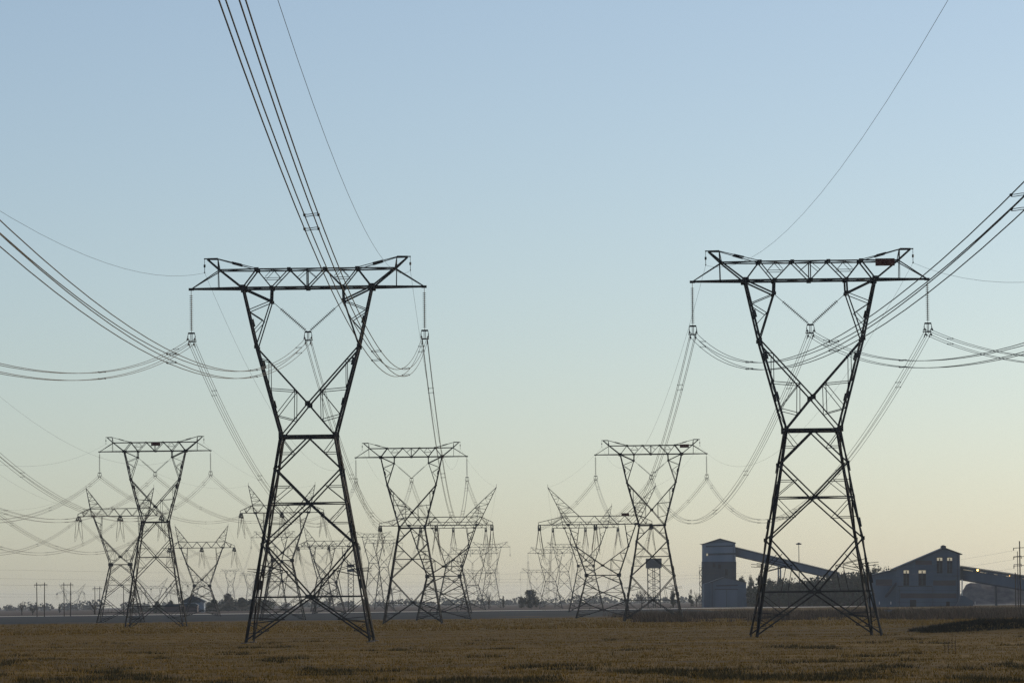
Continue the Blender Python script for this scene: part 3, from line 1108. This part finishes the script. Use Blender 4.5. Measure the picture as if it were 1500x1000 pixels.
for x0_, x1_, yt, yb_ in ((1323, 1332, 834, 857), (1345, 1356.5, 834, 857), (1371.8, 1380.8, 815.5, 839), (1386.8, 1395.2, 815.5, 839)):
    wd = K.prof('window', [(x0_, yb_), (x0_, yt), (x1_, yt), (x1_, yb_)], -.16, -.04, DARK)
    K.prof('pane', [(x0_ + .6, yt + 5.2), (x0_ + .6, yt + .8), (x1_ - .6, yt + .8), (x1_ - .6, yt + 5.2)], -.20, -.165, GLOW, wd)
    mx_ = (x0_ + x1_) / 2
    K.prof('frame', [(mx_ - .8, yb_ - 1), (mx_ - .8, yt + 1.6), (mx_ + .8, yt + 1.6), (mx_ + .8, yb_ - 1)], -.26, -.205, SH_D, wd)
    K.prof('frame', [(x0_ - .8, yb_ + .6), (x0_ - .8, yt - .6), (x0_ + .4, yt - .6), (x0_ + .4, yb_ + .6)], -.26, -.03, SH_M, wd)
    K.prof('frame', [(x1_ - .4, yb_ + .6), (x1_ - .4, yt - .6), (x1_ + .8, yt - .6), (x1_ + .8, yb_ + .6)], -.26, -.03, SH_M, wd)
for q in ([(1341, 826.5), (1341, 820.5), (1365, 820.5), (1365, 826.5)], [(1367, 857), (1367, 849.5), (1400, 849.5), (1400, 857)],
          [(1319, 875.5), (1319, 868.5), (1401, 868.5), (1401, 875.5)], [(1283, 857), (1283, 848), (1307, 848), (1307, 857)]):
    K.prof('cladding_band', q, -.05 if q[0][0] > 1300 else .44, .6, SH_R)
K.prof('string_course', [(1315, 858.6), (1315, 857.4), (1366, 857.4), (1366, 858.6)], -.12, .05, SH_D)
K.prof('outside_stair', [(1296, 875), (1296, 872), (1311, 853), (1313, 853), (1313, 856.5), (1299, 874)], -1.2, -.1, SH_D)
K.prof('sunlit_edge_strip', [(1408.4, 872), (1408.4, 848), (1410, 848), (1410, 872)], -.4, -.1, WHITE, label='pale strip painted as sunlight on the wall edge')  # white colour paints the sunlight catching the right wall edge
for x_ in (1317, 1366, 1402):
    K.prof('downpipe', [(x_, 886), (x_, 859.5 if x_ < 1400 else 812), (x_ + .6, 859.5 if x_ < 1400 else 812), (x_ + .6, 886)], -.4, -.14, SH_D)
for y_ in (842.5, 864, 881):
    K.prof('sheet_joint', [(1368 if y_ < 850 else 1315, y_ + .45), (1368 if y_ < 850 else 1315, y_), (1405, y_), (1405, y_ + .45)], -.1, -.055, SH_D)
K.prof('doorway', [(1333, 889), (1333, 878), (1342, 878), (1342, 889)], -.15, -.11, DARK)
K.prof('doorway', [(1386, 889), (1386, 880.5), (1391, 880.5), (1391, 889)], -.15, -.11, DARK)
for x_ in (1286.5, 1303.2, 1426.5):
    K.prof('door_post', [(x_, 884.5), (x_, 880.5), (x_ + 1.1, 880.5), (x_ + 1.1, 884.5)], -3.6, -3.2, WHITE)

gt2, go2, pa_, pb_, pa1_, pb1_ = gallery('conveyor_gallery', (1407, 830), (1407, 848), (1560, 853), (1560, 874), 1604, 1560, 4, 'conveyor gallery with orange lamp leaving the works at right edge')
b = MB()
for k in range(24):
    f = (k + .5) / 24
    c = pa_.lerp(pb_, f) - go2
    b.bar((c.x, c.y - .35, c.z - 1.0), (c.x, c.y - .35, c.z + .1), .12)
c0_, c1_ = pa_ - go2, pb_ - go2
b.bar((c0_.x, c0_.y - .35, c0_.z - 1.0), (c1_.x, c1_.y - .35, c1_.z - 1.0), .12)
b.build('railing', SH_D, gt2)
for f, s in ((.165, .34), (.475, .10)):
    c = pa_.lerp(pb_, f) - go2
    b = MB()
    b.lathe((c.x, c.y - .9, c.z - .55), (c.x, c.y - .9, c.z), [(0, .02), (s * .3, s * .8), (s, s), (s * 1.6, s * .8), (s * 1.9, .02)], 10)
    b.build('lamp', LAMP, gt2)
for k in range(5):
    f0 = (.03, .19, .33, .44, .60)[k]
    c = pa_.lerp(pb_, f0) - go2
    d = pa_.lerp(pb_, f0 + (.09, .06, .03, .04, .05)[k]) - go2
    b = MB()
    b.bar((c.x, c.y - .05, c.z - .75), (d.x, d.y - .05, d.z - .75), .35, .12)
    b.build('side_opening', GLOW, gt2)
for f in (.35, .7):
    b = MB()
    c = pa1_.lerp(pb1_, f) - go2
    for dy in (.3, 3.7):
        b.bar((c.x, c.y + dy, 0), (c.x, c.y + dy, c.z), .4)
    b.build('trestle', SH_D, gt2)

# slope of tipped spoil behind the right conveyor
b = MB()
o0 = at(1455, 880, 1760)
n1, n2 = 46, 8
for j in range(n2 + 1):
    for i in range(n1 + 1):
        u = i / n1
        x = lerp(-14, 70, u)
        hgt = 9.5 * sstep(0, .08, u) * (1 - .3 * u)
        z = hgt * sstep(0, 1, j / n2) + .5 * noise.noise(Vector((x * .25, j * .7, 2)))
        b.v.append((x, j * 2.6, z - .3))
b.f = [(j * (n1 + 1) + i, j * (n1 + 1) + i + 1, (j + 1) * (n1 + 1) + i + 1, (j + 1) * (n1 + 1) + i) for j in range(n2) for i in range(n1)]
so_ = b.build('spoil_bank', mat('spoil', (.075, .065, .065), .95, 0, (.15, .13, .12), .35), None, loc=(o0.x, 1760, 0), kind='structure')

# light mast by the works
p = at(1170, 795.5, 1990)
t = thing('light_mast', 'slim tall light mast with round head above the works trees', 'light mast', (p.x, 1990, 0))
b = MB()
b.rod((0, 0, 0), (0, 0, p.z), .26, 8, .14)
b.build('mast', SH_D, t)
b = MB()
b.lathe((0, 0, p.z - .6), (0, 0, p.z + .5), [(0, .1), (.1, 1.1), (.5, 1.4), (.75, .6), (1.0, .1)], 12)
b.build('lamp_head', SH_D, t)

# water tank on a lattice stand
p0, p1, p2 = at(946.5, 817.5, 1900), at(969, 817.5, 1900), at(958, 831.5, 1900)
cx, hw_ = (p0.x + p1.x) / 2, (p1.x - p0.x) / 2
t = thing('water_tower', 'raised square water tank on lattice legs, inside the right-centre pylon', 'water tower', (cx, 1900, 0))
b = MB()
b.box(-hw_, hw_, 0, 2 * hw_, p2.z, p0.z)
for k in range(6):
    x = lerp(-hw_, hw_, k / 5)
    b.bar((x, -.06, p2.z), (x, -.06, p0.z), .12)
b.build('tank', sheet('tank_steel', (.07, .075, .08), (.11, .11, .115)), t)
b = MB()
lw = hw_ * .8
for sx in (-1, 1):
    for sy in (-1, 1):
        b.angle((sx * lw, hw_ + sy * lw, 0), (sx * lw, hw_ + sy * lw, p2.z), .28)
for sx in (-.4, .4):
    b.bar((sx, hw_, 0), (sx, hw_, p2.z), .3)
nb = 6
for k in range(nb):
    za, zb = p2.z * k / nb, p2.z * (k + 1) / nb
    for s in (-1, 1):
        b.angle((-lw, hw_ + s * lw, za), (lw, hw_ + s * lw, zb), .13)
        b.angle((lw, hw_ + s * lw, za), (-lw, hw_ + s * lw, zb), .13)
        b.angle((-lw, hw_ + s * lw, zb), (lw, hw_ + s * lw, zb), .13)
        b.angle((s * lw, hw_ - lw, za), (s * lw, hw_ + lw, zb), .13)
        b.angle((s * lw, hw_ + lw, za), (s * lw, hw_ - lw, zb), .13)
b.build('lattice_stand', STEEL, t)

# lattice mast with a cabin on top, seen inside the near left pylon
p0, p2 = at(513.5, 823, 1800), at(513.5, 837, 1800)
t = thing('lookout_mast', 'dark lattice mast with boxy head inside the near left pylon', 'mast', (p0.x, 1800, 0))
b = MB()
for z in (p2.z, lerp(p2.z, p0.z, .5)):
    b.box(-1.35, 1.35, 0, 2.7, z, z + 1.1)
for sx in (-1, 1):
    for sy in (0, 2.7):
        b.bar((sx * 1.35, sy, p2.z), (sx * 1.35, sy, p0.z + .6), .14)
b.build('head', SH_D, t)
b = MB()
for sx in (-1, 1):
    for sy in (.3, 2.4):
        b.angle((sx * 1.1, sy, 0), (sx * 1.1, sy, p2.z), .2)
for k in range(9):
    za, zb = p2.z * k / 9, p2.z * (k + 1) / 9
    for sy in (.3, 2.4):
        b.angle((-1.1, sy, za), (1.1, sy, zb), .1)
        b.angle((1.1, sy, za), (-1.1, sy, zb), .1)
b.build('lattice_shaft', STEEL, t)

# grey kiosk in the scrub
p = at(1301, 900, 980)
b = MB()
g = gz(p.x, 980)
b.box(-.75, .75, -.5, .5, -.2, 1.1)
b.box(-.85, .85, -.6, .6, 1.102, 1.2)
b.box(-.68, -.03, -.54, -.503, .1, 1.0)
b.box(.03, .68, -.54, -.503, .1, 1.0)
tag(b.build('utility_box', SH_L, None, loc=(p.x, 980, g)), 'small grey metal box in the scrub near the right pylon', 'utility box')

# farmhouse and shed on the left
N = Bld(283, 893, 2100, 'farmhouse', 'hazy farmhouse with steep gable roof behind the short horned pylon', 'house')
N.prof('wall', [(266, 896), (266, 880.5), (299, 880), (299, 896)], 0, 9, SH_L)
N.prof('roof', [(264.5, 881), (278, 872.8), (286, 872.8), (301, 879.8), (301, 881.6), (264.5, 882.4)], -.4, 9.4, SH_D)
N.prof('chimney', [(281.5, 873), (281.5, 870.2), (283.6, 870.2), (283.6, 873)], 3, 4.2, SH_D)
N.prof('gable_wall', [(291, 896), (291, 883.5), (295, 880.4), (299, 883), (299, 896)], -1.5, -.1, SH_L)
N2 = Bld(262, 894, 2050, 'farm_shed', 'long low dark shed left of the hazy farmhouse', 'shed')
N2.prof('roof', [(240, 886.2), (246, 884.2), (286, 883), (290, 885.6), (290, 887), (240, 888)], -.4, 8.4, SH_D)
N2.prof('wall', [(241, 896), (241, 887.6), (289, 886.6), (289, 896)], 0, 8, SH_R)

# ------------------------------------------------------------------ vegetation
LEAF_D = mat('dark_leaves', (.022, .027, .019), .9, 0, (.05, .055, .035), .5)
LEAF_B = mat('bare_twigs', (.05, .04, .035), .95, 0, (.085, .07, .058), .5)
BARK = mat('bark', (.035, .028, .022), .95)
SCRUB = mat('brown_scrub', (.045, .032, .022), .95, 0, (.10, .068, .042), .35)
WOODS = mat('far_woods', (.03, .033, .028), .95, 0, (.055, .055, .045), .08)


def leaves(centers, radii, n, size, flat=1.0):
    """n small quads spread over the shells and volumes of lumps"""
    k = rng.integers(0, len(centers), n)
    d = rng.normal(size=(n, 3))
    d /= np.linalg.norm(d, axis=1)[:, None]
    rad = rng.random(n) ** .38
    c = np.asarray(centers)[k] + d * np.asarray(radii)[k] * rad[:, None]
    a = rng.normal(size=(n, 3))
    a /= np.linalg.norm(a, axis=1)[:, None]
    b2 = np.cross(a, rng.normal(size=(n, 3)))
    b2 /= np.linalg.norm(b2, axis=1)[:, None]
    s = size * (.5 + rng.random(n))[:, None]
    v = np.stack([c - a * s, c + b2 * s * flat, c + a * s, c - b2 * s * flat], 1).reshape(-1, 3)
    f = np.arange(4 * n).reshape(-1, 4)
    return v, f


def npmesh(name, v, f, m):
    me = bpy.data.meshes.new(name)
    k = f.shape[1]
    me.vertices.add(len(v))
    me.vertices.foreach_set('co', np.asarray(v, dtype=np.float32).ravel())
    me.loops.add(f.size)
    me.loops.foreach_set('vertex_index', f.astype(np.int32).ravel())
    me.polygons.add(len(f))
    me.polygons.foreach_set('loop_start', np.arange(0, f.size, k, dtype=np.int32))
    me.polygons.foreach_set('loop_total', np.full(len(f), k, dtype=np.int32))
    me.materials.append(m)
    me.update()
    me.validate()
    return me


def tree(px, ytop, wpx, Y, label, kind='dense', group='trees standing across the plain'):
    p = at(px, ytop, Y)
    g = gz(p.x, Y)
    h = p.z - g
    wd = wpx * Y / F
    t = thing('tree', label, 'tree', (p.x, Y, g), group)
    b = MB()
    b.rod((0, 0, -.3), (0, 0, h * .5), h * .028 + .08, 7, h * .014 + .03)
    for k in range(9 if kind != 'bare' else 16):
        a = random.uniform(0, math.tau)
        z0 = h * random.uniform(.18, .5)
        r = wd * random.uniform(.25, .42)
        q = (math.cos(a) * r, math.sin(a) * r, z0 + h * random.uniform(.18, .4))
        b.rod((0, 0, z0), q, h * .013 + .03, 5, .04)
        if kind == 'bare':
            for _ in range(4):
                b.rod(q, (q[0] * random.uniform(.8, 1.4), q[1] * random.uniform(.8, 1.4), q[2] + h * random.uniform(.05, .22)), .06, 4, .02)
    b.build('trunk', BARK, t)
    lo = -.08 if kind == 'dense' else .15
    nl = 22 if kind != 'poplar' else 16
    cs, rs = [], []
    for k in range(nl):
        a = random.uniform(0, math.tau)
        if kind == 'poplar':
            z = h * random.uniform(.1, .88)
            rr = wd * .26 * (1.25 - z / h)
        else:
            z = h * random.uniform(lo + .2, .86)
            rr = wd * .42 * (1.05 - .75 * z / h)
        r0 = rr * math.sqrt(random.random())
        cs.append((math.cos(a) * r0, math.sin(a) * r0, z))
        q = wd * random.uniform(.14, .24)
        rs.append((q, q, min(q * 1.1, h - z)))
    cs.append((0, 0, h * .85))
    rs.append((wd * .16, wd * .16, h * .15))
    n = 2600
    if kind == 'bare':
        v, f = leaves(cs, rs, 700, wd * .03, .12)
        m = LEAF_B
    else:
        v, f = leaves(cs, rs, n, wd * .034)
        m = LEAF_D
    obj('crown', npmesh('crown', v, f, m), t)


tree(777, 863, 27, 2300, 'large round dark tree alone at the centre of the horizon')
tree(763.5, 871.5, 10, 2320, 'small bush tree touching left of the large round tree')
tree(716, 865.5, 15, 2250, 'ragged tree at foot of the distant left-centre pylons', 'bare')
tree(737, 871, 6, 2500, 'small pointed tree between the two pylon clusters', 'poplar')
tree(462, 858, 30, 1950, 'wide leafless domed tree behind the near left pylon', 'bare')
tree(482, 858.5, 30, 1960, 'leafless domed tree touching right of its twin', 'bare')
tree(334.5, 868.5, 20, 2500, 'tall rounded tree below the tiny pair of pylons')
tree(354, 874, 18, 2480, 'broad tree right of the tall rounded tree')
tree(372, 874.5, 17, 2470, 'tree touching left leg of the near left pylon')
tree(313, 877, 22, 2400, 'low broad tree right of the farmhouse')
tree(250, 878, 16, 2300, 'dark tree left of the farmhouse')
tree(32, 879.5, 12, 2000, 'leafless tree left of the first wooden H pole', 'bare')
tree(48, 886, 11, 2000, 'low leafless bush beside the first wooden H pole', 'bare')
tree(87, 883, 6, 2600, 'tiny pointed tree near the second wooden H pole', 'poplar')
tree(138, 878, 16, 2000, 'leafless tree behind the third wooden H pole', 'bare')
tree(230, 880, 15, 2150, 'small round tree behind the mid-size left pylon')
tree(940, 863, 28, 2150, 'wide leafless tree behind the water tank', 'bare')
tree(986, 860.5, 13, 1980, 'dark upright tree right of the water tank')
tree(1012, 862, 11, 2150, 'pointed tree left of the tall works tower', 'poplar')
tree(1020, 866, 12, 2160, 'leafless bush tree beside the tall works tower', 'bare')
WG = 'dense trees between the works buildings'
wl = ['rightmost of the works trees', 'works tree']
spots = [(1087, 841, 12), (1099, 839.5, 14), (1113, 836.5, 14), (1127, 845, 15), (1141, 842, 14), (1155, 847, 14), (1169, 850, 14), (1184, 852, 14), (1198, 850, 14), (1212, 842, 13),
         (1222, 832, 13), (1236, 834, 14), (1249, 837, 13), (1260, 841, 12), (1272, 828, 13), (1281, 824, 14)]
names = ['beside the right wall of the tall works tower', 'second right of the tall works tower', 'tallest left of the gallery trestle', 'right behind the gallery trestle', 'just left of near right pylon leg',
         'at the near right pylon left leg', 'under the light mast', 'right of the light mast', 'under the low end of the gallery', 'hiding the low end of the gallery',
         'with peak above the low end of the gallery', 'left of the gap near the big works building', 'behind the near right pylon right leg', 'lower one left of the big works building',
         'tall, behind the wing of the big works building', 'tallest, touching the roof of the works wing']
for (x, y, wpx), nm in zip(spots, names):
    tree(x, y, wpx + 3, (2040 if x < 1120 else 1900) + random.uniform(-30, 30), 'dark works tree ' + nm, 'dense', WG)


def belt(name, label_kind, x0, x1, Y0, Y1, h0, h1, n, size, m, step, **k):
    """a long mass of bushes or distant woods"""
    cs, rs = [], []
    x = x0
    while x < x1:
        y = random.uniform(Y0, Y1)
        h = random.uniform(h0, h1) * (.65 + .7 * max(0, noise.noise(Vector((x * .013, y * .01, 7))) + .3))
        q = h * random.uniform(.5, .8)
        cs.append((x, y, gz(x, y) + h * .45))
        rs.append((q * 1.5, q * 1.2, h * .55))
        x += step * random.uniform(.5, 1.5)
    v, f = leaves(cs, rs, n, size)
    return obj(name, npmesh(name, v, f, m), kind='stuff', **k)


belt('far_woods', '', -1050, 1300, 4900, 5400, 5, 12, 26000, 1.1, WOODS, 9)
belt('works_undergrowth', '', 111, 164, 1915, 1990, 9, 14.5, 60000, .42, LEAF_D, .6)


def tufts(name, n, y0, y1, hmin, hmax, wmin, m, blades, test=None, spread=.12, bias=1.0, xr=None):
    yy = y0 + (y1 - y0) * rng.random(n) ** bias
    xx = (rng.random(n) - .5) * 2 * (yy * .122 + 3) if xr is None else xr[0] + (xr[1] - xr[0]) * rng.random(n)
    keep = []
    for i in range(n):
        if test is None or test(xx[i], yy[i]):
            keep.append(i)
    xx, yy = xx[keep], yy[keep]
    zz = np.array([gz(a, c) for a, c in zip(xx, yy)])
    n = len(xx)
    B = n * blades
    bx = np.repeat(xx, blades) + rng.normal(size=B) * spread
    by = np.repeat(yy, blades) + rng.normal(size=B) * spread
    bz = np.repeat(zz, blades) - .04
    a = rng.random(B) * math.tau
    wv = wmin * (.6 + rng.random(B))
    hh = np.repeat(hmin + (hmax - hmin) * rng.random(n), blades) * (.6 + .6 * rng.random(B))
    lx, ly = rng.normal(size=B) * hh * .35, rng.normal(size=B) * hh * .35
    p0 = np.stack([bx - np.cos(a) * wv, by - np.sin(a) * wv, bz], 1)
    p1 = np.stack([bx + np.cos(a) * wv, by + np.sin(a) * wv, bz], 1)
    p2 = np.stack([bx + lx, by + ly, bz + hh], 1)
    v = np.stack([p0, p1, p2], 1).reshape(-1, 3)
    f = np.arange(3 * B).reshape(-1, 3)
    return obj(name, npmesh(name, v, f, m), kind='stuff')


GR1 = mat('straw_grass', (.15, .088, .015), .95, 0, (.255, .148, .026), .12, stretch=(.3, 1, 1), spec=.1)
GR2 = mat('dark_weeds', (.04, .034, .016), .95, 0, (.09, .07, .03), .3, spec=.1)

GR3 = mat('shade_dark_bank_weeds', (.018, .019, .014), .95, 0, (.035, .032, .022), .3, spec=.1)  # near-black colour deepens the shade on the bank's near face


def dark_at(x, y):
    v = noise.noise(Vector((x * .17, y * .05, 11))) + .6 * noise.noise(Vector((x * .4, y * .2, 3)))
    return v > (.25 if y < 235 else .42 if y < 330 else .6)


belt('works_undergrowth', '', 107, 128, 2045, 2085, 9, 14, 12000, .42, LEAF_D, .8)
belt('farm_woods', '', -188, -148, 2600, 2680, 4.5, 7.5, 9000, .45, LEAF_D, 1.2)
belt('farm_woods', '', -232, -196, 2700, 2760, 3, 5, 6000, .45, LEAF_D, 1.2)
tufts('dry_grass', 60000, 165, 560, .07, .19, .018, GR1, 6, None, .16, 1.3)
tufts('dark_grass', 60000, 165, 420, .12, .33, .02, GR2, 6, dark_at, .2, 1.4)


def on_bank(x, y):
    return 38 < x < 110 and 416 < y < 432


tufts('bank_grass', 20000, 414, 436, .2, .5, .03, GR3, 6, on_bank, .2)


def scrub_at(x, y):
    return noise.noise(Vector((x * .06, y * .02, 21))) + .4 * noise.noise(Vector((x * .3, y * .1, 8))) + .004 * (x - 60) > (-.08 if y > 900 else .12)


tufts('scrub', 26000, 760, 1130, .6, 2.0, .05, SCRUB, 6, scrub_at, .35, 1, (22, 185))
tufts('rough_grass', 16000, 560, 1030, .15, .4, .05, GR1, 5, None, .3, 1)
# tall dead stalks in the foreground on the right
SW = 'dead stalks standing in the right foreground'
for i, (x, y0_, y1_, D) in enumerate(((1384, 956, 936, 262), (1389, 957, 939, 262), (1394.5, 956, 933, 263), (1399.5, 958, 937, 262))):
    a, c = at(x, y0_, D), at(x + .5, y1_, D)
    g = gz(a.x, D)
    b = MB()
    hh = c.z - a.z
    b.rod((0, 0, -.1), (.03, 0, hh + .3), .012, 5, .006)
    for k in range(9):
        z = hh * (.35 + .07 * k)
        s = -1 if k % 2 else 1
        b.rod((.01, 0, z), (s * .07, .03, z + .1), .012, 4, .004)
    o = b.build('dead_stalk', BARK, None, loc=(a.x, D, g))
    tag(o, ['leftmost thin dead stalk in right foreground', 'second dead stalk from left in right foreground', 'tallest dead stalk in right foreground', 'rightmost dead stalk in right foreground'][i], 'plant', SW)

# ------------------------------------------------------------------ haze
b = MB()
b.box(-7000, 7000, -400, 12200, -3, 41.5)
hz = bpy.data.materials.new('haze')
hz.use_nodes = True
n = hz.node_tree.nodes
n.remove(n['Principled BSDF'])
pv = n.new('ShaderNodeVolumePrincipled')
pv.inputs['Color'].default_value = (.84, .92, 1.0, 1)
pv.inputs['Density'].default_value = .000042
pv.inputs['Anisotropy'].default_value = .4
hz.node_tree.links.new(pv.outputs[0], n['Material Output'].inputs['Volume'])
b.build('haze', hz, kind='stuff')
